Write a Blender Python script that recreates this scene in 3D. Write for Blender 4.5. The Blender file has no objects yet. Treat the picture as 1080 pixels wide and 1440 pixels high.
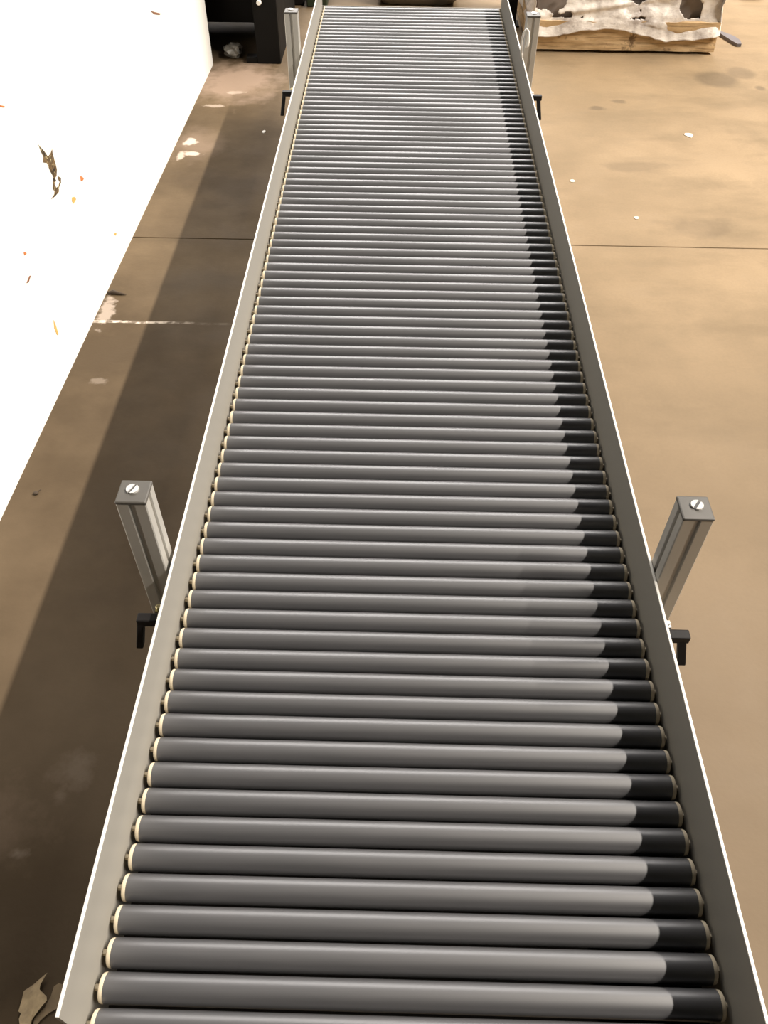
import bpy, bmesh, math, random
from mathutils import Vector, Matrix, noise

SC = bpy.context.scene
COL = SC.collection
random.seed(7)

# ---------------------------------------------------------------- camera
HCAM = 1.4                    # eye height
S = HCAM / 1.6                # the room was measured for an eye height of 1.6; everything on the floor is scaled by this
cam_data = bpy.data.cameras.new('camera')
cam_data.sensor_fit = 'VERTICAL'
cam_data.sensor_height = 36.0
cam_data.lens = 1143.48 / 1440.0 * 36.0
cam_data.clip_start = 0.02
cam = bpy.data.objects.new('camera', cam_data)
COL.objects.link(cam)
FW = Vector((-0.01051309, 0.67479249, -0.73793263))
RT = Vector((0.99970475, 0.02326009, 0.00702739))
UP = Vector((-0.02190641, 0.73764087, 0.67483779))
cam.matrix_world = Matrix(((RT.x, UP.x, -FW.x, 0.0), (RT.y, UP.y, -FW.y, 0.0),
                           (RT.z, UP.z, -FW.z, HCAM), (0, 0, 0, 1)))
SC.camera = cam

# ---------------------------------------------------------------- light and exposure
world = bpy.data.worlds.new('world')
SC.world = world
world.use_nodes = True
bg = world.node_tree.nodes['Background']
bg.inputs[0].default_value = (1.0, 0.92, 0.78, 1)
bg.inputs[1].default_value = 0.03

# a line of warehouse lamps high on the right, parallel to the conveyor
ld = bpy.data.lights.new('lamp_row', 'AREA')
ld.shape = 'RECTANGLE'
ld.size = 0.22
ld.size_y = 16.0
ld.energy = 7300
ld.color = (1.0, 0.915, 0.81)
lamp = bpy.data.objects.new('lamp_row', ld)
COL.objects.link(lamp)
lp = Vector((10.0, 3.5, 12.4))
zdir = (lp - Vector((0.0, 3.5, 0.3))).normalized()
ydir = Vector((0, 1, 0))
xdir = ydir.cross(zdir)
lamp.matrix_world = Matrix(((xdir.x, 0, zdir.x, lp.x), (xdir.y, 1, zdir.y, lp.y), (xdir.z, 0, zdir.z, lp.z), (0, 0, 0, 1)))

# lamps further down the hall, ahead of the conveyor
fd = bpy.data.lights.new('far_lamps', 'AREA')
fd.shape = 'RECTANGLE'
fd.size = 9.0
fd.size_y = 15.0
fd.energy = 3400
fd.color = (1.0, 0.955, 0.92)
fl = bpy.data.objects.new('far_lamps', fd)
COL.objects.link(fl)
fl.location = (0.0, 15.0, 6.5)      # facing straight down

SC.view_settings.view_transform = 'Standard'
SC.view_settings.look = 'None'
SC.view_settings.gamma = 1.0
SC.view_settings.use_curve_mapping = False
SC.view_settings.exposure = 0.0

# ---------------------------------------------------------------- material helpers
def srgb(r, g, b):
    f = lambda c: (c / 255 / 12.92) if c / 255 <= 0.04045 else ((c / 255 + 0.055) / 1.055) ** 2.4
    return (f(r), f(g), f(b), 1)

class NT:
    """small wrapper for building a node material"""
    def __init__(self, name):
        self.m = bpy.data.materials.new(name)
        self.m.use_nodes = True
        self.t = self.m.node_tree
        self.b = self.t.nodes['Principled BSDF']
    def n(self, typ, **kw):
        x = self.t.nodes.new(typ)
        for k, v in kw.items():
            setattr(x, k, v)
        return x
    def l(self, a, b):
        self.t.links.new(a, b)
    def coord(self, scale=(1, 1, 1)):
        tc = self.n('ShaderNodeTexCoord'); mp = self.n('ShaderNodeMapping')
        mp.inputs['Scale'].default_value = scale
        self.l(tc.outputs['Object'], mp.inputs['Vector'])
        return mp.outputs['Vector']
    def noise(self, vec, scale, detail=4, rough=0.55):
        x = self.n('ShaderNodeTexNoise')
        x.inputs['Scale'].default_value = scale
        x.inputs['Detail'].default_value = detail
        x.inputs['Roughness'].default_value = rough
        self.l(vec, x.inputs['Vector'])
        return x.outputs['Fac']
    def rng(self, val, a, b, c=0.0, d=1.0):
        x = self.n('ShaderNodeMapRange')
        for i, v in zip((1, 2, 3, 4), (a, b, c, d)):
            x.inputs[i].default_value = v
        self.l(val, x.inputs[0])
        return x.outputs[0]
    def mix(self, fac, A, B, mode='MIX'):
        x = self.n('ShaderNodeMix', data_type='RGBA', blend_type=mode)
        if isinstance(fac, (int, float)): x.inputs[0].default_value = fac
        else: self.l(fac, x.inputs[0])
        for s, i in ((A, 6), (B, 7)):
            if isinstance(s, tuple): x.inputs[i].default_value = s
            else: self.l(s, x.inputs[i])
        return x.outputs[2]
    def math(self, op, a, b=0.0):
        x = self.n('ShaderNodeMath', operation=op)
        for s, i in ((a, 0), (b, 1)):
            if isinstance(s, (int, float)): x.inputs[i].default_value = s
            else: self.l(s, x.inputs[i])
        return x.outputs[0]
    def bump(self, h, strength, dist=0.002):
        x = self.n('ShaderNodeBump')
        x.inputs['Strength'].default_value = strength
        x.inputs['Distance'].default_value = dist
        self.l(h, x.inputs['Height'])
        self.l(x.outputs[0], self.b.inputs['Normal'])
    def base(self, c):
        if isinstance(c, tuple): self.b.inputs['Base Color'].default_value = c
        else: self.l(c, self.b.inputs['Base Color'])
    def rough(self, r):
        if isinstance(r, (int, float)): self.b.inputs['Roughness'].default_value = r
        else: self.l(r, self.b.inputs['Roughness'])

def plain(name, col, rough=0.5, metal=0.0, var=0.12, scale=30.0, bump=0.0, spec=0.5, stretch=(1, 1, 1)):
    k = NT(name)
    v = k.coord(stretch)
    f = k.noise(v, scale)
    dark = tuple(c * (1 - var) for c in col[:3]) + (1,)
    lite = tuple(min(1, c * (1 + var)) for c in col[:3]) + (1,)
    k.base(k.mix(k.rng(f, 0.3, 0.7), dark, lite))
    k.rough(k.rng(f, 0.3, 0.7, max(0.02, rough - 0.05), min(1, rough + 0.05)))
    k.b.inputs['Metallic'].default_value = metal
    k.b.inputs['Specular IOR Level'].default_value = spec
    if bump: k.bump(f, bump)
    return k.m

# concrete floor ---------------------------------------------------
def concrete():
    k = NT('stained_concrete')
    v = k.coord((1 / S, 1 / S, 1 / S))
    n1 = k.noise(v, 0.9, 5, 0.6)
    n2 = k.noise(v, 3.2, 6, 0.62)
    n3 = k.noise(k.coord((1, 2.6, 1)), 2.1, 5, 0.55)
    n4 = k.noise(v, 90, 2, 0.5)
    c = k.mix(k.rng(n1, 0.32, 0.7), FLOOR_A, FLOOR_B)
    c = k.mix(k.rng(n2, 0.46, 0.68, 0, 0.75), c, FLOOR_C)
    c = k.mix(k.rng(n3, 0.50, 0.70, 0, 0.60), c, FLOOR_D)
    c = k.mix(k.rng(n4, 0.35, 0.7, 0, 0.10), c, (0.12, 0.09, 0.06, 1))
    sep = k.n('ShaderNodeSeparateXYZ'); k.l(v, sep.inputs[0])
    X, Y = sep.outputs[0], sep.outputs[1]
    # greyer, darker concrete towards the near end
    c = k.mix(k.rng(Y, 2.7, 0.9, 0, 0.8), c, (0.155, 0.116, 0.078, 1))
    # trodden dirty strip between the conveyor and the white wall
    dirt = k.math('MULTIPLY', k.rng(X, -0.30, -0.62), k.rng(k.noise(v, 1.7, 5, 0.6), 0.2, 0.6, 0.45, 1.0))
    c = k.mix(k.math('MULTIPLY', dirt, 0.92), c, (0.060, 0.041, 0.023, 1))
    def ell(cx, cy, rx, ry, soft=0.45, rag=0.35, ragscale=7):
        dx = k.math('MULTIPLY', k.math('SUBTRACT', X, cx), 1 / rx)
        dy = k.math('MULTIPLY', k.math('SUBTRACT', Y, cy), 1 / ry)
        d = k.math('SQRT', k.math('ADD', k.math('MULTIPLY', dx, dx), k.math('MULTIPLY', dy, dy)))
        d = k.math('ADD', d, k.math('MULTIPLY', k.math('SUBTRACT', k.noise(v, ragscale, 4, 0.6), 0.5), rag * 2))
        return k.rng(d, 1.0, 1.0 - soft)
    def spot(col, amt, *a, **kw):
        nonlocal c
        c = k.mix(k.math('MULTIPLY', ell(*a, **kw), amt), c, col)
    OIL = (0.060, 0.046, 0.032, 1); PALE = (0.62, 0.52, 0.44, 1); DUST = (0.34, 0.25, 0.19, 1)
    spot(OIL, 0.42, 1.645, 4.58, 0.130, 0.125, soft=0.35, rag=0.12)
    spot(OIL, 0.30, 1.80, 4.68, 0.085, 0.10, soft=0.35, rag=0.12)
    spot(OIL, 0.45, 1.84, 4.47, 0.035, 0.04)
    spot(OIL, 0.45, 0.96, 4.18, 0.055, 0.03, rag=0.8, ragscale=18)
    spot(OIL, 0.40, 1.08, 4.27, 0.045, 0.03, rag=0.8, ragscale=18)
    spot(OIL, 0.22, 1.05, 3.55, 0.16, 0.06, rag=0.8)
    spot(OIL, 0.22, 1.18, 3.02, 0.20, 0.10, rag=0.8)
    spot(OIL, 0.25, 1.22, 0.90, 0.02, 0.08, rag=1.0, ragscale=20)
    spot(DUST, 0.75, -0.86, 4.45, 0.26, 0.34, soft=0.6, rag=0.8)
    spot(DUST, 0.35, -0.93, 3.70, 0.15, 0.20, soft=0.7, rag=0.7)
    spot(PALE, 0.85, -0.955, 3.72, 0.036, 0.05, rag=1.1, ragscale=20)
    spot(PALE, 0.80, -0.930, 3.60, 0.050, 0.025, rag=1.2, ragscale=20)
    spot(PALE, 0.70, -0.975, 3.58, 0.020, 0.05, rag=1.0, ragscale=20)
    spot(PALE, 0.45, -0.905, 4.13, 0.060, 0.022, rag=1.2, ragscale=19)
    spot(PALE, 0.40, -0.83, 4.30, 0.06, 0.022, rag=1.2, ragscale=19)
    spot(PALE, 0.45, -0.995, 2.37, 0.030, 0.10, rag=1.2, ragscale=26)
    spot(PALE, 0.16, -0.925, 1.99, 0.035, 0.018, rag=1.0, ragscale=24)
    spot(DUST, 0.13, -0.80, 0.60, 0.16, 0.10, soft=0.8, rag=1.4, ragscale=14)
    spot(PALE, 0.07, -0.655, 0.665, 0.018, 0.025, soft=0.8, rag=1.2, ragscale=30)
    spot(PALE, 0.14, -0.700, 0.555, 0.022, 0.012, soft=0.9, rag=1.3, ragscale=34)
    spot(PALE, 0.09, -0.64, 0.72, 0.05, 0.05, soft=0.8, rag=1.3, ragscale=18)
    # chalky filled crack running from the wall under the conveyor
    yy = k.math('ADD', k.math('SUBTRACT', Y, 2.308), k.math('MULTIPLY', k.math('SUBTRACT', k.noise(v, 6, 3), 0.5), 0.03))
    line = k.math('MULTIPLY', k.rng(k.math('ABSOLUTE', yy), 0.009, 0.003), k.rng(X, -0.66, -0.84, 0.08, 1.0))
    line = k.math('MULTIPLY', line, k.rng(X, -0.38, -0.42))
    line = k.math('MULTIPLY', line, k.rng(k.noise(v, 30, 3), 0.42, 0.58, 0.12, 1))
    c = k.mix(line, c, (0.80, 0.70, 0.60, 1))
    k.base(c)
    k.rough(k.rng(n2, 0.3, 0.7, 0.55, 0.8))
    k.b.inputs['Specular IOR Level'].default_value = 0.15
    k.bump(n4, 0.15, 0.002)
    return k.m

FLOOR_A = (0.218, 0.155, 0.088, 1)
FLOOR_B = (0.335, 0.240, 0.142, 1)
FLOOR_C = (0.225, 0.166, 0.102, 1)
FLOOR_D = (0.180, 0.131, 0.076, 1)

def wall_paint():
    k = NT('white_wall_paint')
    v = k.coord()
    n = k.noise(v, 1.5, 4)
    c = k.mix(k.rng(n, 0.3, 0.7), (0.76, 0.755, 0.72, 1), (0.80, 0.80, 0.77, 1))
    k.base(c)
    k.rough(0.65)
    k.b.inputs['Specular IOR Level'].default_value = 0.25
    k.bump(k.noise(v, 120, 3), 0.06, 0.001)
    return k.m

def roller_pvc():
    k = NT('grey_roller_tube')
    info = k.n('ShaderNodeObjectInfo')
    add = k.n('ShaderNodeVectorMath', operation='ADD')
    k.l(k.coord((1.0, 10.0, 10.0)), add.inputs[0])
    cmb = k.n('ShaderNodeCombineXYZ')
    k.l(k.math('MULTIPLY', info.outputs['Random'], 50.0), cmb.inputs[1])
    k.l(k.math('MULTIPLY', info.outputs['Random'], 31.0), cmb.inputs[0])
    k.l(cmb.outputs[0], add.inputs[1])
    vec = add.outputs[0]
    n = k.noise(vec, 9.0, 5, 0.6)
    c = k.mix(k.rng(n, 0.3, 0.72), ROLL_A, ROLL_B)
    smudge = k.noise(vec, 4.0, 3, 0.5)
    c = k.mix(k.rng(smudge, 0.56, 0.72, 0, 0.30), c, (0.042, 0.042, 0.044, 1))
    tint = k.rng(info.outputs['Random'], 0, 1, 0.96, 1.03)
    mul = k.n('ShaderNodeVectorMath', operation='SCALE'); k.l(c, mul.inputs[0]); k.l(tint, mul.inputs['Scale'])
    k.l(mul.outputs[0], k.b.inputs['Base Color'])
    k.rough(0.50)
    k.b.inputs['Coat Weight'].default_value = 1.0
    k.b.inputs['Coat Roughness'].default_value = 0.37
    k.b.inputs['Coat IOR'].default_value = 1.55
    k.b.inputs['Specular IOR Level'].default_value = 0.58
    return k.m

ROLL_A = (0.050, 0.050, 0.053, 1)
ROLL_B = (0.061, 0.060, 0.063, 1)

M = {}
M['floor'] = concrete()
M['bed'] = plain('dark_joint_bed', (0.035, 0.024, 0.016, 1), 0.9)
M['wall'] = wall_paint()
M['tube'] = roller_pvc()
M['cap'] = plain('cream_plastic', (0.62, 0.54, 0.40, 1), 0.45, var=0.06)
M['gap_dark'] = plain('dark_blocker_sheet', (0.022, 0.020, 0.018, 1), 0.8, spec=0.1)
M['steel'] = plain('axle_steel', (0.55, 0.53, 0.50, 1), 0.35, 1.0, var=0.05)
M['rail'] = plain('satin_aluminium', (0.285, 0.270, 0.240, 1), 0.55, 0.1, var=0.04, scale=6, stretch=(1, 0.3, 4))
M['edge'] = plain('bare_bright_edge', (0.66, 0.645, 0.60, 1), 0.45, 0.1, var=0.02)
M['profile'] = plain('anodised_aluminium', (0.53, 0.51, 0.47, 1), 0.42, 0.4, var=0.04, scale=8, stretch=(1, 1, 0.2))
M['plate'] = plain('grey_cap_plastic', (0.078, 0.072, 0.063, 1), 0.42, var=0.05)
M['screw'] = plain('bright_zinc', (0.86, 0.85, 0.82, 1), 0.22, 0.6, var=0.04)
M['slot'] = plain('screw_slot_dark', (0.05, 0.05, 0.05, 1), 0.6)
M['black'] = plain('black_plastic', (0.006, 0.005, 0.005, 1), 0.5, var=0.1, spec=0.25)
M['blacksteel'] = plain('black_painted_steel', (0.006, 0.0055, 0.005, 1), 0.6, var=0.15, scale=8, spec=0.12)
M['brass'] = plain('brass_bolt', (0.75, 0.66, 0.36, 1), 0.25, 0.7)
M['white'] = plain('white_plastic', (0.85, 0.83, 0.78, 1), 0.4, var=0.03)
M['orange'] = plain('orange_plastic', (0.50, 0.09, 0.02, 1), 0.5)
M['tub'] = plain('dull_grey_tub_plastic', (0.145, 0.122, 0.092, 1), 0.55, var=0.08)
M['green'] = plain('dark_green_plastic', (0.03, 0.045, 0.022, 1), 0.5)
M['blue'] = plain('pale_blue_plastic', (0.25, 0.32, 0.45, 1), 0.5)
M['leaf'] = plain('dry_leaf', (0.46, 0.35, 0.21, 1), 0.8, var=0.25, scale=60)
M['leaf_dark'] = plain('damp_leaf', (0.25, 0.185, 0.11, 1), 0.85, var=0.2, scale=50)
M['bark'] = plain('dark_twig', (0.045, 0.030, 0.018, 1), 0.85)
M['strap'] = plain('grey_webbing', (0.13, 0.115, 0.12, 1), 0.7)
M['flake'] = plain('pale_flake', (0.74, 0.64, 0.50, 1), 0.8)
M['carton'] = plain('grey_carton', (0.30, 0.25, 0.215, 1), 0.75, var=0.2, scale=14)
M['wrapdark'] = plain('dark_tape', (0.05, 0.045, 0.04, 1), 0.8)  # dark tape across the carton fronts
M['scuff_orange'] = plain('rust_chip', (0.52, 0.17, 0.05, 1), 0.8, var=0.2)
M['scuff_yellow'] = plain('ochre_chip', (0.60, 0.36, 0.10, 1), 0.8, var=0.2)
M['scuff_brown'] = plain('brown_scrape', (0.22, 0.10, 0.055, 1), 0.8, var=0.2)

def gouge_mat():
    k = NT('gouged_plaster')
    v = k.coord()
    n = k.noise(v, 55, 5, 0.7)
    c = k.mix(k.rng(n, 0.40, 0.60), (0.010, 0.006, 0.003, 1), (0.15, 0.09, 0.035, 1))
    c = k.mix(k.rng(k.noise(v, 120, 3), 0.58, 0.66), c, (0.60, 0.50, 0.28, 1))
    k.base(c); k.rough(0.9); k.bump(n, 0.8, 0.004)
    return k.m
M['gouge'] = gouge_mat()

def wood_mat():
    k = NT('weathered_crate_board')
    v = k.coord((1, 1, 3))
    n = k.noise(v, 7, 6, 0.65); n2 = k.noise(k.coord((0.6, 1, 8)), 12, 4, 0.6)
    c = k.mix(k.rng(n, 0.3, 0.7), (0.52, 0.34, 0.16, 1), (0.78, 0.57, 0.33, 1))
    c = k.mix(k.rng(n2, 0.48, 0.64, 0, 0.65), c, (0.25, 0.145, 0.06, 1))
    c = k.mix(k.rng(k.noise(k.coord(), 11, 4, 0.7), 0.57, 0.66, 0, 0.85), c, (0.13, 0.07, 0.032, 1))
    k.base(c); k.rough(0.8); k.bump(n, 0.4, 0.006)
    return k.m
M['wood'] = wood_mat()

def wrap_mat():
    k = NT('cloudy_stretch_film')
    v = k.coord()
    n = k.noise(v, 9, 6, 0.68)
    c = k.mix(k.rng(n, 0.42, 0.66), (0.88, 0.81, 0.73, 1), (0.42, 0.36, 0.32, 1))
    c = k.mix(k.rng(k.noise(v, 23, 4, 0.7), 0.62, 0.70, 0, 0.7), c, (0.20, 0.165, 0.14, 1))
    k.base(c); k.rough(0.35); k.bump(k.noise(k.coord((1, 1, 2.5)), 26, 5, 0.6), 0.4, 0.008)
    return k.m
M['wrap'] = wrap_mat()

# ---------------------------------------------------------------- mesh helpers
def link_mesh(name, bm, mat, parent=None, loc=None, smooth=False, angle=None):
    bmesh.ops.recalc_face_normals(bm, faces=bm.faces)
    me = bpy.data.meshes.new(name)
    bm.to_mesh(me); bm.free()
    me.materials.append(M[mat] if isinstance(mat, str) else mat)
    if smooth:
        for p in me.polygons: p.use_smooth = True
        if angle: me.set_sharp_from_angle(angle=math.radians(angle))
    o = bpy.data.objects.new(name, me)
    COL.objects.link(o)
    if loc: o.location = loc
    if parent: o.parent = parent
    return o

def add_box(bm, x0, x1, y0, y1, z0, z1, bevel=0.0, seg=1):
    r = bmesh.ops.create_cube(bm, size=1)
    vs = r['verts']
    for v in vs:
        v.co = Vector((x0 + (v.co.x + .5) * (x1 - x0), y0 + (v.co.y + .5) * (y1 - y0), z0 + (v.co.z + .5) * (z1 - z0)))
    if bevel:
        es = list({e for v in vs for e in v.link_edges})
        bmesh.ops.bevel(bm, geom=es, offset=bevel, segments=seg, affect='EDGES', profile=0.5)

def box(name, mat, parent, x0, x1, y0, y1, z0, z1, bevel=0.0, seg=1):
    bm = bmesh.new(); add_box(bm, x0, x1, y0, y1, z0, z1, bevel, seg)
    return link_mesh(name, bm, mat, parent)

def add_lathe(bm, prof, axis='Z', n=24, loc=(0, 0, 0), closed=True):
    """prof: list of (radius, height along axis)"""
    rings = []
    for r, h in prof:
        ring = []
        for i in range(n):
            a = 2 * math.pi * i / n
            c, s = r * math.cos(a), r * math.sin(a)
            co = {'Z': (c, s, h), 'X': (h, c, s), 'Y': (s, h, c)}[axis]
            ring.append(bm.verts.new(Vector(co) + Vector(loc)))
        rings.append(ring)
    for a, b in zip(rings, rings[1:]):
        for i in range(n):
            bm.faces.new((a[i], a[(i + 1) % n], b[(i + 1) % n], b[i]))
    if closed:
        bm.faces.new(rings[0]); bm.faces.new(list(reversed(rings[-1])))

def add_prism(bm, pts, h0, h1, axis='Z'):
    """extrude an outline; axis Z: pts are (x,y); axis X: pts are (y,z); axis Y: pts are (x,z)"""
    def P(a, b, h):
        return {'Z': (a, b, h), 'X': (h, a, b), 'Y': (a, h, b)}[axis]
    lo = [bm.verts.new(P(a, b, h0)) for a, b in pts]
    hi = [bm.verts.new(P(a, b, h1)) for a, b in pts]
    n = len(pts)
    f1 = bm.faces.new(lo); f2 = bm.faces.new(list(reversed(hi)))
    for i in range(n):
        bm.faces.new((lo[i], hi[i], hi[(i + 1) % n], lo[(i + 1) % n]))
    f1.normal_update(); f2.normal_update()
    bmesh.ops.triangulate(bm, faces=[f1, f2], ngon_method='EAR_CLIP')

def add_tube(bm, pts, rad, n=8):
    pts = [Vector(p) for p in pts]
    rings = []
    for i, p in enumerate(pts):
        d = (pts[min(i + 1, len(pts) - 1)] - pts[max(i - 1, 0)]).normalized()
        u = d.orthogonal().normalized() if i == 0 else (rings_u - d * rings_u.dot(d)).normalized()
        rings_u = u
        w = d.cross(u)
        r = rad[i] if isinstance(rad, (list, tuple)) else rad
        rings.append([bm.verts.new(p + (u * math.cos(2 * math.pi * k / n) + w * math.sin(2 * math.pi * k / n)) * r) for k in range(n)])
    for a, b in zip(rings, rings[1:]):
        for k in range(n):
            bm.faces.new((a[k], a[(k + 1) % n], b[(k + 1) % n], b[k]))
    bm.faces.new(rings[0]); bm.faces.new(list(reversed(rings[-1])))

def empty(name, label, cat, loc=(0, 0, 0), group=None):
    o = bpy.data.objects.new(name, None)
    COL.objects.link(o)
    o.location = loc
    o['label'] = label; o['category'] = cat
    if group: o['group'] = group
    o.empty_display_size = 0.1
    return o

def tag(o, label, cat, group=None):
    o['label'] = label; o['category'] = cat
    if group: o['group'] = group
    return o

def part(name, bm, mat, parent, smooth=False, angle=None):
    """child mesh whose geometry is given in world space; parent is unrotated and unscaled"""
    base = Vector((0, 0, 0)); q = parent
    while q is not None:
        base += q.location; q = q.parent
    bmesh.ops.translate(bm, verts=bm.verts, vec=-base)
    return link_mesh(name, bm, mat, parent, smooth=smooth, angle=angle)

def pbox(name, mat, parent, *a, **kw):
    bm = bmesh.new(); add_box(bm, *a, **kw)
    return part(name, bm, mat, parent)

# ---------------------------------------------------------------- the setting: floor and wall
bm = bmesh.new(); add_box(bm, -5, 7, -2.5, 16, -0.05, -0.008)
floor = link_mesh('floor', bm, 'bed'); floor['kind'] = 'structure'
JY = 2.866
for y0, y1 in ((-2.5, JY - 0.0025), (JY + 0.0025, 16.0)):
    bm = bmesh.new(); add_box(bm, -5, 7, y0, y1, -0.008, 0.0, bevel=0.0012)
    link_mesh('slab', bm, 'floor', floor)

def wall_x(y):
    return -1.0305 + 0.0059 * (y - 1.4332)
bm = bmesh.new()
YE, YS = 4.7055, 0.45
R = 0.03
out = [(wall_x(YS), YS)]
for i in range(7):
    a = math.radians(90 * i / 6)
    out.append((wall_x(YE) - R + R * math.cos(a), YE - R + R * math.sin(a)))
out += [(wall_x(YE) - 0.20, YE), (wall_x(YS) - 0.20, YS)]
add_prism(bm, out, 0.0, 1.28)
wall = link_mesh('wall_left', bm, 'wall', smooth=True, angle=30); wall['kind'] = 'structure'

def wall_chip(name, mat, yz, t=0.0012):
    bm = bmesh.new()
    add_prism(bm, yz, -0.001, t, axis='X')
    for v in bm.verts: v.co.x += wall_x(v.co.y)
    return link_mesh(name, bm, mat, wall)

wall_chip('gouge', 'gouge', [(2.2974, .5965), (2.3249, .5635), (2.335, .5453), (2.3592, .5442), (2.3798, .549), (2.3732, .538), (2.3736, .5114), (2.3706, .4914), (2.355, .4788), (2.3373, .4799), (2.3438, .4714), (2.3254, .4675), (2.3302, .4543), (2.3459, .4522), (2.3646, .4561), (2.3575, .4704), (2.3658, .4729), (2.3813, .461), (2.3728, .4503), (2.3496, .4468), (2.3379, .4377), (2.3054, .4408), (2.2715, .4476), (2.3011, .4484), (2.311, .4527), (2.3032, .4655), (2.3171, .4769), (2.3309, .4883), (2.3211, .5106), (2.3169, .5353), (2.2931, .5477), (2.3054, .5576), (2.2991, .579)], 0.0007)
wall_chip('paint_chip', 'scuff_orange', [(2.5279, .3979), (2.543, .3889), (2.5497, .3779), (2.5333, .3787), (2.5229, .3856)])
wall_chip('paint_chip', 'scuff_yellow', [(2.4192, .3807), (2.438, .3733), (2.4463, .3614), (2.4323, .3605), (2.4169, .3614), (2.4117, .3728)])
wall_chip('scrape', 'scuff_brown', [(3.6654, .5427), (3.734, .5181), (3.8163, .4892), (3.7907, .4914), (3.7179, .5149)])
wall_chip('scrape', 'scuff_orange', [(2.13, .7695), (2.1693, .7505), (2.1668, .748), (2.13, .7655)])
wall_chip('paint_chip', 'scuff_orange', [(2.0061, .4282), (2.019, .423), (2.0188, .4167), (2.0046, .4206)])
wall_chip('scrape', 'scuff_brown', [(1.9922, .3644), (2.0006, .3604), (1.9761, .3542), (1.9634, .3598)])
wall_chip('scrape', 'scuff_yellow', [(2.0418, .1858), (2.0443, .1665), (2.0422, .1347), (2.0322, .1392), (2.03, .1663)])
wall_chip('paint_chip', 'scuff_yellow', [(2.6956, .1116), (2.7108, .1005), (2.7022, .0969), (2.6871, .1079)])

# ---------------------------------------------------------------- roller conveyor
A = HCAM - 1.0                # roller deck height
PITCH, NR = 0.034803, 97
Y0 = 0.19108 - PITCH / 2      # axis of the nearest roller
RR = 0.0158                   # roller radius
ZA = A - 0.0071               # axis height
XL, XR = -0.3062, 0.3685      # roller ends
RL, RRX = -0.3128, 0.3728     # inner faces of the side rails
RT_ = 0.0038                  # rail thickness
RTOP, RBOT = A + 0.086, A - 0.105
YN, YF = 0.163, 3.545

conv = empty('roller_conveyor', 'long grey gravity roller conveyor with aluminium side rails and four posts', 'conveyor', (0.03, YN, 0))

for side, x0, x1 in (('l', RL - RT_, RL), ('r', RRX, RRX + RT_)):
    bm = bmesh.new()
    add_box(bm, x0, x1, YN, YF, RBOT, RTOP - 0.0016)
    # lower flange turned outwards
    s = -1 if side == 'l' else 1
    xo = x0 if side == 'l' else x1
    add_box(bm, min(xo, xo + s * 0.022), max(xo, xo + s * 0.022), YN, YF, RBOT, RBOT + 0.004)
    rail = part('side_rail', bm, 'rail', conv)
    bm = bmesh.new(); add_box(bm, x0, x1, YN, YF, RTOP - 0.0016, RTOP, bevel=0.0004)
    e = part('rail_edge', bm, 'edge', rail); e['label'] = 'bright bare top edge'

# cross members below the rollers
for y in (0.30, 0.95, 1.75, 2.55, 3.40):
    pbox('cross_member', 'rail', conv, RL, RRX, y - 0.02, y + 0.02, RBOT + 0.001, RBOT + 0.030, bevel=0.001)

pbox('gap_blocker_sheet', 'gap_dark', conv, RL, RRX, YN + 0.002, YF - 0.006, RBOT + 0.031, RBOT + 0.033)  # added unseen sheet that blocks light so the roller gaps look dark

# one roller with its two end caps and axle, then copies
def ring_profile(r, x0, x1):
    return [(r - 0.0012, x0), (r, x0 + 0.0012), (r, x1 - 0.0012), (r - 0.0012, x1)]
bm = bmesh.new()
add_lathe(bm, ring_profile(RR, XL + 0.005, XR - 0.005), 'X', 32)
roller0 = link_mesh('roller', bm, 'tube', conv, smooth=True, angle=40)
kids0 = []
for x, s in ((XL, -1), (XR, 1)):
    bm = bmesh.new()
    add_lathe(bm, [(0.006, x + s * 0.0012), (0.0066, x), (RR - 0.0035, x), (RR - 0.0012, x - s * 0.0012), (RR - 0.0004, x - s * 0.0032), (RR - 0.0004, x - s * 0.0056)], 'X', 28)
    kids0.append(link_mesh('end_cap', bm, 'cap', roller0, smooth=True, angle=40))
bm = bmesh.new()                 # one axle rod through the whole roller
add_lathe(bm, [(0.0036, RL - 0.001), (0.0036, RRX + 0.001)], 'X', 6)
kids0.append(link_mesh('axle', bm, 'cap', roller0))
cx, cy = conv.location.x, conv.location.y
for i in range(NR):
    if i == 0:
        r = roller0
    else:
        r = roller0.copy(); COL.objects.link(r); r.parent = conv
        for c in kids0:
            d = c.copy(); COL.objects.link(d); d.parent = r
    r.location = (-cx, Y0 + PITCH * i - cy, ZA + random.uniform(-0.0003, 0.0003))
    r.rotation_euler = (0, 0, random.uniform(-0.0006, 0.0006))
# end stop strip past the last roller
pbox('end_plate', 'rail', conv, RL, RRX, YF - 0.004, YF, RBOT, A + 0.004)

# T-slot profile outline
def tslot(w):
    h = w / 2; g = w * 0.11; d = w * 0.14; b = w * 0.035
    q = []
    for k in range(4):
        a = k * math.pi / 2
        c, s = math.cos(a), math.sin(a)
        for x, y in ((h, -h + b), (h, -g), (h - d * .35, -g * .8), (h - d, -g * .8), (h - d, g * .8), (h - d * .35, g * .8), (h, g), (h, h - b)):
            q.append((x * c - y * s, x * s + y * c))
    return q

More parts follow.
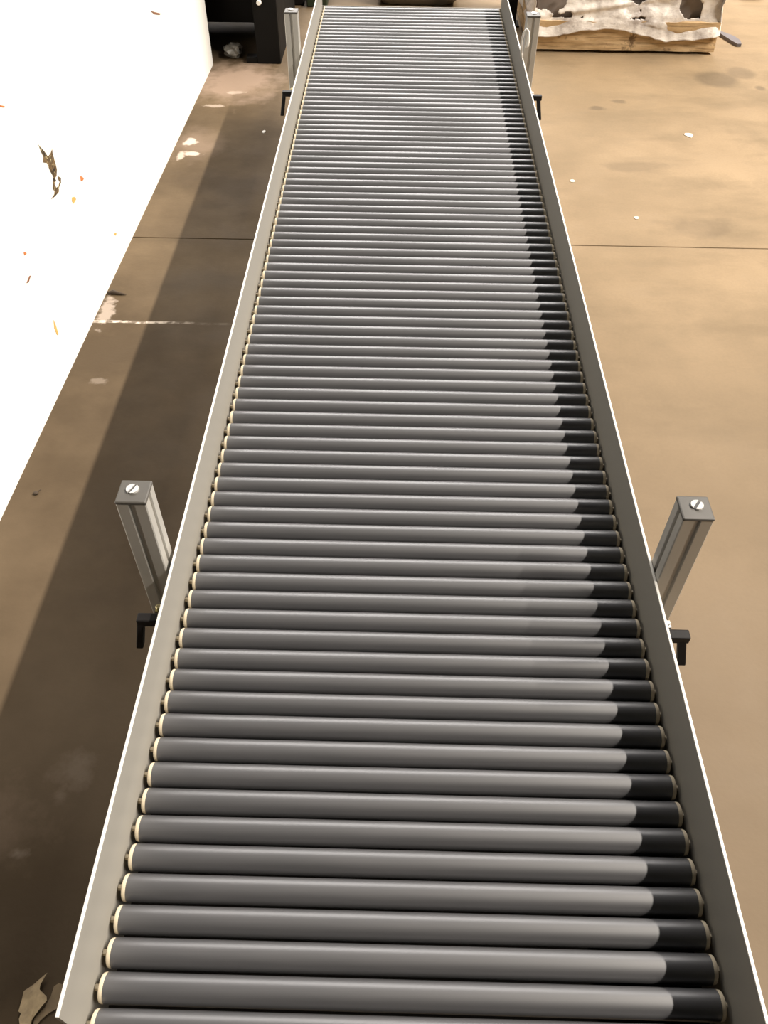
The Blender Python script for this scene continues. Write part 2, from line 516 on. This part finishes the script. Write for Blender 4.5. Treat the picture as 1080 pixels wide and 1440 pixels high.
PW = 0.0405
def make_leg(xc, yc, ztop, side, far):
    leg_bm = bmesh.new()
    add_prism(leg_bm, [(xc + x, yc + y) for x, y in tslot(PW)], 0.03, ztop - 0.005)
    leg = part('leg', leg_bm, 'profile', conv)
    base = Vector((0, 0, 0))
    bm = bmesh.new()
    w = PW / 2 + 0.0007
    add_box(bm, xc - w, xc + w, yc - w, yc + w, ztop - 0.0055, ztop, bevel=0.0022, seg=2)
    cap = part('cap_plate', bm, 'plate', leg)
    bm = bmesh.new()
    sx, sy = xc + side * 0.002, yc + 0.003
    for a0 in (0.0, math.pi):        # two halves leave the driver slot open
        ring = [(0.0083 * math.cos(a0 + math.pi * t / 10 + 0.22 - 0.044 * t), 0.0083 * math.sin(a0 + math.pi * t / 10 + 0.22 - 0.044 * t)) for t in range(11)]
        rot = 1.15 if side < 0 else 0.95
        pts = [(sx + x * math.cos(rot) - y * math.sin(rot), sy + x * math.sin(rot) + y * math.cos(rot)) for x, y in ring]
        add_prism(bm, pts, ztop - 0.001, ztop + 0.0025)
    part('cap_screw', bm, 'screw', leg)
    bm = bmesh.new()
    u, w2 = Vector((math.cos(rot), math.sin(rot))), Vector((-math.sin(rot), math.cos(rot)))
    q = [Vector((sx, sy)) + u * a * 0.0078 + w2 * b * 0.0016 for a, b in ((1, 1), (-1, 1), (-1, -1), (1, -1))]
    add_prism(bm, [(v.x, v.y) for v in q], ztop - 0.0005, ztop + 0.0008)
    part('screw_slot', bm, 'slot', leg)
    bm = bmesh.new()
    add_lathe(bm, [(0.034, 0.0), (0.034, 0.006), (0.012, 0.012), (0.009, 0.014), (0.009, 0.035)], 'Z', 20, (xc, yc, 0))
    part('foot', bm, 'black', leg, smooth=True, angle=40)
    # spacer block between the leg and the side rail
    xi = RL - RT_ if side < 0 else RRX + RT_
    xo = xc - side * PW / 2
    bm = bmesh.new()
    add_box(bm, min(xi, xo), max(xi, xo), yc - 0.016, yc + 0.016, A - 0.05, A + 0.03)
    part('spacer', bm, 'rail', leg)
    # black clamp handle beside the leg, hooked down outside the rail
    yb = yc - 0.095 if not far else yc - 0.285
    drop = 0.020 if not far else 0.006
    xe = xi + side * 0.0355
    bm = bmesh.new()
    add_box(bm, min(xi, xe), max(xi, xe), yb - 0.007, yb + 0.008, A + 0.053, A + 0.067, bevel=0.002, seg=2)
    xs0, xs1 = (xe, xe - side * 0.0105) if side < 0 else (xe - side * 0.004, xe - side * 0.0155)
    n0 = len(bm.verts)
    bm.verts.ensure_lookup_table()
    tmp = bmesh.new()
    add_box(tmp, min(xs0, xs1), max(xs0, xs1), yb - 0.006, yb + 0.006, A + drop, A + 0.060, bevel=0.002, seg=2)
    for v in tmp.verts:
        t = (A + 0.060 - v.co.z) / 0.04
        v.co.y -= 0.016 * t
        v.co.x += side * 0.006 * t
    me = bpy.data.meshes.new('tmp'); tmp.to_mesh(me); tmp.free(); bm.from_mesh(me); bpy.data.meshes.remove(me)
    part('clamp_handle', bm, 'black', conv)
    bm = bmesh.new()
    add_lathe(bm, [(0.0045, -0.0), (0.0045, 0.003), (0.003, 0.0045)], 'Z', 10, (xi + side * 0.0085, yb + 0.018, A + 0.064))
    add_box(bm, min(xi, xi + side * 0.013), max(xi, xi + side * 0.013), yb + 0.012, yb + 0.024, A + 0.058, A + 0.0642)
    part('clamp_bolt', bm, 'screw' if side > 0 else 'brass', conv)
    return leg

YNEAR, YFAR = 0.7205 + PW / 2, 2.79 + PW / 2
make_leg(-0.3443, YNEAR, A + 0.220, -1, False)
make_leg(0.3975, YNEAR - 0.007, A + 0.220, 1, False)
make_leg(-0.3443, YFAR, A + 0.197, -1, True)
legfr = make_leg(0.3975, YFAR, A + 0.197, 1, True)
# pale bent cable hook beside the far right leg
bm = bmesh.new()
hook = [(0.3745, 2.775, A + 0.080), (0.368, 2.772, A + 0.105), (0.3655, 2.770, A + 0.135), (0.369, 2.768, A + 0.158), (0.3765, 2.768, A + 0.168),
        (0.384, 2.768, A + 0.160), (0.386, 2.766, A + 0.140), (0.3835, 2.764, A + 0.122), (0.3785, 2.762, A + 0.118)]
add_tube(bm, hook, [0.0035] * 6 + [0.005, 0.006, 0.003], 8)
part('cable_hook', bm, 'white', conv, smooth=True)

# ---------------------------------------------------------------- wrapped load on the right
PX0, PX1, PY0, PY1 = 0.690, 1.715, 4.945, 5.75
crate = empty('wooden_crate', 'rough tan wooden crate base under white stretch film, right of the conveyor', 'crate', (1.2, 5.35, 0))
def rough_board(x0, x1, y0, y1, z0, z1, amp, n=40, top=None):
    bm = bmesh.new()
    m = 6
    def pt(i, j, y):
        x = x0 + (x1 - x0) * i / n
        zt = z1 + (top(x) if top else 0)
        z = z0 + (zt - z0) * j / m
        k = noise.noise(Vector((x * 9, z * 20, y * 5)))
        return Vector((x, y + (amp * k if y == y0 else 0), z + (amp * 0.6 * noise.noise(Vector((x * 14, 3.1, y))) if j == m else 0)))
    F = [[bm.verts.new(pt(i, j, y0)) for j in range(m + 1)] for i in range(n + 1)]
    B = [[bm.verts.new(pt(i, j, y1)) for j in range(m + 1)] for i in range(n + 1)]
    for i in range(n):
        for j in range(m):
            bm.faces.new((F[i][j], F[i + 1][j], F[i + 1][j + 1], F[i][j + 1]))
            bm.faces.new((B[i][j], B[i][j + 1], B[i + 1][j + 1], B[i + 1][j]))
        bm.faces.new((F[i][m], F[i + 1][m], B[i + 1][m], B[i][m]))
        bm.faces.new((F[i][0], B[i][0], B[i + 1][0], F[i + 1][0]))
    for j in range(m):
        bm.faces.new((F[0][j], F[0][j + 1], B[0][j + 1], B[0][j]))
        bm.faces.new((F[n][j], B[n][j], B[n][j + 1], F[n][j + 1]))
    return bm
part('front_board', rough_board(PX0, PX1, PY0, PY0 + 0.03, 0.014, 0.155, 0.010), 'wood', crate)
part('back_board', rough_board(PX0, PX1, PY1 - 0.03, PY1, 0.014, 0.155, 0.004, 12), 'wood', crate)
for x0, x1 in ((PX0, PX0 + 0.03), (PX1 - 0.03, PX1)):
    pbox('side_board', 'wood', crate, x0, x1, PY0 + 0.031, PY1 - 0.031, 0.014, 0.15, bevel=0.004)
for i in range(6):
    y = PY0 + 0.04 + i * 0.125
    pbox('deck_board', 'wood', crate, PX0 + 0.03, PX1 - 0.03, y, y + 0.10, 0.125, 0.145, bevel=0.003)
for x in (PX0 + 0.10, 1.2, PX1 - 0.14):
    pbox('runner', 'wood', crate, x - 0.03, x + 0.03, PY0 + 0.06, PY1 - 0.06, 0.0, 0.014)

# grey cartons inside, each a thing standing on the crate deck
xs = [(0.72, 0.985), (1.005, 1.20), (1.215, 1.45), (1.465, 1.685)]
names = ['leftmost grey carton on the crate, behind cloudy film', 'second grey carton from the left on the crate deck',
         'third grey carton from the left, with dark gaps beside it', 'rightmost grey carton on the crate, mostly under white film']
for (x0, x1), lab in zip(xs, names):
    c = empty('carton', lab, 'box', ((x0 + x1) / 2, 5.3, 0.145), 'grey cartons on the wrapped crate')
    pbox('carton_body', 'carton', c, x0, x1, 5.02, 5.62, 0.1455, 0.62, bevel=0.006)
    pbox('tape', 'wrapdark', c, x0 + 0.02, x1 - 0.02, 5.016, 5.0195, 0.245, 0.257)

# stretch film: lumpy sheet wrapped round the front and both ends, torn open in places
film = empty('stretch_wrap', 'torn cloudy white stretch film wrapped round grey cartons on the wooden crate', 'plastic wrap', (1.2, 5.3, 0.1))
bm = bmesh.new()
path = []
def corner(cx_, cy_, a0, a1, r, k=6):
    for i in range(k + 1):
        a = math.radians(a0 + (a1 - a0) * i / k)
        path.append((cx_ + r * math.cos(a), cy_ + r * math.sin(a)))
fx0, fx1, fy0, fy1 = PX0 - 0.006, PX1 + 0.012, PY0 - 0.016, PY1 + 0.012
for i in range(12): path.append((fx0, fy1 - (fy1 - fy0 - 0.05) * i / 12))
corner(fx0 + 0.05, fy0 + 0.05, 180, 270, 0.05)
NF = 220
for i in range(1, NF): path.append((fx0 + 0.05 + (fx1 - fx0 - 0.10) * i / NF, fy0))
corner(fx1 - 0.05, fy0 + 0.05, 270, 360, 0.05)
for i in range(1, 13): path.append((fx1, fy0 + 0.05 + (fy1 - fy0 - 0.05) * i / 12))
NZ = 110
def hem(x, y):
    t = (x - PX0) / (PX1 - PX0)
    if y > fy0 + 0.06: base = 0.105
    else: base = 0.075 + 0.040 * math.exp(-((t - 0.38) / 0.20) ** 2) - 0.014 * math.exp(-((t - 0.72) / 0.12) ** 2) + 0.010 * t
    return base + 0.014 * noise.noise(Vector((x * 7, y * 7, 0.3))) + 0.006 * noise.noise(Vector((x * 25, y * 25, 1.3)))
grid = []
for (x, y) in path:
    col_ = []
    z0 = hem(x, y)
    for j in range(NZ + 1):
        z = z0 + (0.66 - z0) * (j / NZ)
        inset = min(1, max(0, (z - z0) / 0.16)) * 0.060
        d = 0.018 * noise.noise(Vector((x * 5, y * 5, z * 9))) + 0.006 * noise.noise(Vector((x * 17, y * 17, z * 30)))
        fold = 0.012 * math.exp(-((z - (0.17 + 0.13 * (x - PX0))) / 0.015) ** 2)
        n = Vector((0, -1, 0)) if y < fy0 + 0.02 else (Vector((-1, 0, 0)) if x < 1.2 else Vector((1, 0, 0)))
        p = Vector((x, y, z)) - n * inset * (1 if n.y else 0.25) + n * (d * (0.5 if j < 10 else 1) + fold)
        if n.y and p.y > 5.005: p.y = 5.005
        col_.append(bm.verts.new(p))
    grid.append(col_)
for a, b, (x, y) in zip(grid, grid[1:], path):
    for j in range(NZ):
        z = a[j].co.z
        hole = noise.noise(Vector((x * 5.5 + 4.0, z * 9, 7.7))) + 0.35 * noise.noise(Vector((x * 19, z * 25, 2.2)))
        strip = abs(x - 0.985) < 0.018
        if y < fy0 + 0.03 and 0.165 < z < 0.60 and x < 1.60 and hole > 0.10 and not strip and not (1.60 > x > 1.45 and z > 0.30):
            continue
        bm.faces.new((a[j], b[j], b[j + 1], a[j + 1]))
bmesh.ops.delete(bm, geom=[v for v in bm.verts if not v.link_faces], context='VERTS')
sheet = part('film_sheet', bm, 'wrap', film, smooth=True)
md = sheet.modifiers.new('thickness', 'SOLIDIFY'); md.thickness = 0.002; md.offset = 1
# grey strap end to the right of the load
bm = bmesh.new()
add_prism(bm, [(1.772, 5.345), (1.800, 5.345), (1.862, 5.262), (1.900, 5.205), (1.914, 5.137), (1.906, 5.079), (1.882, 5.076), (1.860, 5.140), (1.832, 5.240)], 0.0, 0.016)
tag(link_mesh('strap_end', bm, 'strap'), 'dark grey strap end lying on the floor right of the wrapped crate', 'strap')

# small dark block in the far right corner of the view
o = empty('floor_block', 'small dark brown block on the floor far beyond the wrapped crate', 'block', (2.27, 6.02, 0))
pbox('body', 'bark', o, 2.13, 2.265, 5.95, 6.10, 0.012, 0.07, bevel=0.006)
pbox('skid', 'blacksteel', o, 2.14, 2.255, 5.96, 6.09, 0.0, 0.012)

# black upright between conveyor and load
o = empty('black_post', 'black steel upright standing between the conveyor end and the wrapped crate', 'post', (0.64, 5.40, 0))
pbox('shaft', 'blacksteel', o, 0.607, 0.662, 5.375, 5.425, 0.008, 1.3, bevel=0.004)
pbox('base_plate', 'blacksteel', o, 0.575, 0.680, 5.345, 5.455, 0.0, 0.008)

# ---------------------------------------------------------------- things beyond the conveyor's end
o = empty('plastic_tub', 'dull brown grey plastic tub on the floor behind the conveyor end', 'tub', (0.087, 5.95, 0))
bm = bmesh.new()
def rrect(hx, hy, r, k=5):
    q = []
    for cxx, cyy, a0 in ((hx - r, hy - r, 0), (-hx + r, hy - r, 90), (-hx + r, -hy + r, 180), (hx - r, -hy + r, 270)):
        for i in range(k + 1):
            a = math.radians(a0 + 90 * i / k)
            q.append((cxx + r * math.cos(a), cyy + r * math.sin(a)))
    return q
levels = [(0.200, 0.205, 0.0), (0.222, 0.225, 0.004), (0.262, 0.262, 0.050), (0.290, 0.285, 0.34), (0.278, 0.273, 0.34), (0.250, 0.250, 0.055), (0.21, 0.215, 0.02)]
rings = [[bm.verts.new((0.087 + x, 5.95 + y, z)) for x, y in rrect(hx, hy, 0.06)] for hx, hy, z in levels]
for a, b in zip(rings, rings[1:]):
    for i in range(len(a)):
        bm.faces.new((a[i], a[(i + 1) % len(a)], b[(i + 1) % len(a)], b[i]))
bm.faces.new(rings[0]); bm.faces.new(rings[-1])
part('tub_body', bm, 'tub', o, smooth=True, angle=35)
bm = bmesh.new()
r1 = [[bm.verts.new((0.087 + x, 5.95 + y, z)) for x, y in rrect(h, h - 0.004, 0.06)] for h, z in ((0.291, 0.325), (0.305, 0.328), (0.305, 0.348), (0.279, 0.348), (0.279, 0.34))]
for a, b in zip(r1, r1[1:]):
    for i in range(len(a)):
        bm.faces.new((a[i], a[(i + 1) % len(a)], b[(i + 1) % len(a)], b[i]))
part('rim', bm, 'tub', o, smooth=True, angle=35)

o = empty('black_crate', 'black plastic crate on the floor behind the far left post', 'crate', (-0.68, 5.85, 0))
pbox('crate_body', 'black', o, -0.755, -0.615, 5.69, 6.0, 0.0, 0.30, bevel=0.006)
pbox('rim', 'black', o, -0.763, -0.607, 5.682, 6.008, 0.27, 0.31, bevel=0.004)
o = empty('green_crate', 'low dark green plastic crate with pale blue lid, beside the black crate', 'crate', (-0.53, 5.85, 0))
pbox('crate_body', 'green', o, -0.595, -0.470, 5.66, 5.98, 0.0, 0.052, bevel=0.005)
pbox('lid', 'blue', o, -0.575, -0.465, 5.70, 5.98, 0.0525, 0.075, bevel=0.004)

# black workbench past the end of the wall
o = empty('black_workbench', 'black steel workbench with a solid leg panel, standing past the white wall end', 'workbench', (-0.9, 5.0, 0))
pbox('leg_panel', 'blacksteel', o, -0.775, -0.650, 4.700, 4.735, 0.0, 1.05, bevel=0.003)
pbox('side_panel', 'blacksteel', o, -0.685, -0.650, 4.736, 5.50, 0.0, 1.05, bevel=0.003)
pbox('drawer_unit', 'blacksteel', o, -1.45, -0.776, 4.95, 5.50, 0.12, 1.05, bevel=0.006)
pbox('foot_rail', 'blacksteel', o, -0.835, -0.776, 4.705, 4.76, 0.0, 0.03, bevel=0.002)
pbox('worktop', 'blacksteel', o, -1.50, -0.630, 4.690, 5.55, 1.051, 1.09, bevel=0.004)
pbox('back_leg', 'blacksteel', o, -1.44, -1.39, 5.44, 5.49, 0.0, 0.119)
bm = bmesh.new()
add_lathe(bm, [(0.006, 0.0), (0.013, -0.006), (0.013, -0.016), (0.009, -0.021)], 'Y', 16, (-0.737, 4.700, 0.292))
k_ = part('knob', bm, 'white', o, smooth=True, angle=40)
bm = bmesh.new()
add_box(bm, -0.743, -0.729, 4.690, 4.6995, 0.309, 0.330, bevel=0.002)
part('switch_tab', bm, 'orange', o)

# crumpled pale grey bag on the floor by the leg panel
bm = bmesh.new()
bmesh.ops.create_icosphere(bm, subdivisions=3, radius=1.0)
for v in bm.verts:
    n = 1 + 0.45 * noise.noise(v.co * 1.7) + 0.2 * noise.noise(v.co * 4.1)
    v.co = Vector((-0.915 + 0.050 * v.co.x * n, 4.81 + 0.06 * v.co.y * n, max(0.0, 0.030 + 0.035 * v.co.z * n)))
tag(link_mesh('crumpled_bag', bm, plain('grey_film', (0.16, 0.15, 0.13, 1), 0.5)), 'crumpled grey plastic bag on the floor left of the black bench panel', 'bag')

# ---------------------------------------------------------------- litter on the floor
def leaf(name, mat, pts, label, lift, fold_x):
    bm = bmesh.new()
    vs = [bm.verts.new((x, y, 0)) for x, y in pts]
    f = bm.faces.new(vs)
    f.normal_update()
    bmesh.ops.triangulate(bm, faces=[f], ngon_method='EAR_CLIP')
    bmesh.ops.subdivide_edges(bm, edges=bm.edges[:], cuts=2, use_grid_fill=True)
    for v in bm.verts:
        v.co.z = 0.0015 + lift * (0.5 + 0.5 * noise.noise(Vector((v.co.x * 40, v.co.y * 25, 1.0)))) + lift * 1.3 * min(1, abs(v.co.x - fold_x) / 0.02)
    r = bmesh.ops.extrude_face_region(bm, geom=bm.faces[:])
    for g in r['geom']:
        if isinstance(g, bmesh.types.BMVert): g.co.z += 0.0008
    o = link_mesh(name, bm, mat)
    return tag(o, label, 'leaf')
leaf('dry_leaf', 'leaf', [(-.5839, .3502), (-.5906, .3323), (-.5895, .3245), (-.574, .3141), (-.5716, .3083), (-.5794, .2963), (-.5891, .2798), (-.5887, .2661), (-.590, .250), (-.6046, .250), (-.6046, .2658), (-.6114, .2805), (-.6107, .2886), (-.6156, .2914), (-.6154, .3072), (-.6159, .3215), (-.6044, .3326), (-.5957, .3401)],
     'curled pale dry leaf with a thin stem on the floor left of the conveyor', 0.004, -0.604)
leaf('flat_leaf', 'leaf_dark', [(-.5614, .3361), (-.5481, .3328), (-.5446, .3161), (-.5506, .2994), (-.5666, .2897), (-.5767, .279), (-.5811, .2675), (-.5864, .2673), (-.5871, .2822), (-.5748, .2988), (-.569, .3155), (-.5682, .3311)],
     'darker flat brown leaf tucked against the near left rail beside the curled leaf', 0.0004, -0.56)

bm = bmesh.new()
add_tube(bm, [(-1.018, 2.470, 0.006), (-0.998, 2.474, 0.008), (-0.975, 2.470, 0.005), (-0.950, 2.467, 0.004)], [0.004, 0.008, 0.005, 0.001], 6)
tag(link_mesh('twig', bm, 'bark', smooth=True), 'short dark twig on the floor against the white wall', 'twig')
bm = bmesh.new()
bmesh.ops.create_icosphere(bm, subdivisions=2, radius=1.0)
for v in bm.verts:
    v.co = Vector((-0.9665 + 0.0075 * v.co.x, 1.501 + 0.0065 * v.co.y, 0.004 + 0.004 * v.co.z))
add_tube(bm, [(-0.963, 1.504, 0.004), (-0.960, 1.512, 0.004), (-0.957, 1.517, 0.002)], [0.0012, 0.001, 0.0006], 5)
tag(link_mesh('seed_pod', bm, 'bark', smooth=True), 'tiny dark brown seed pod with a stalk near the white wall base', 'seed')

def flake(x, y, rx, ry, label, mat='flake', seed=0):
    rnd = random.Random(seed)
    pts = []
    for i in range(9):
        a = 2 * math.pi * i / 9
        k = rnd.uniform(0.7, 1.15)
        pts.append((x + rx * k * math.cos(a), y + ry * k * math.sin(a)))
    bm = bmesh.new(); add_prism(bm, pts, 0.0, 0.0025)
    return tag(link_mesh('paint_flake', bm, mat), label, 'flake', 'pale flakes on the floor')
flake(-0.6363, 3.838, 0.009, 0.014, 'white flake on the dark floor between wall and conveyor', 'white', 1)
flake(0.949, 3.086, 0.009, 0.013, 'small round pale flake on the floor just beyond the joint', 'flake', 2)
flake(1.340, 3.878, 0.024, 0.026, 'largest pale flake, on the open floor below the dark oil spots', 'flake', 3)
flake(0.735, 3.398, 0.014, 0.012, 'thin pale flake on the floor right of the conveyor rail', 'flake', 4)

# ---------------------------------------------------------------- bring the room to the eye height of the picture
skip = {conv} | set(conv.children_recursive)
done = set()
for o in list(COL.objects):
    if o in skip or o.type not in ('MESH', 'EMPTY'): continue
    o.location = o.location * S
    if o.type == 'MESH' and o.data.name not in done:
        done.add(o.data.name)
        o.data.transform(Matrix.Scale(S, 4))
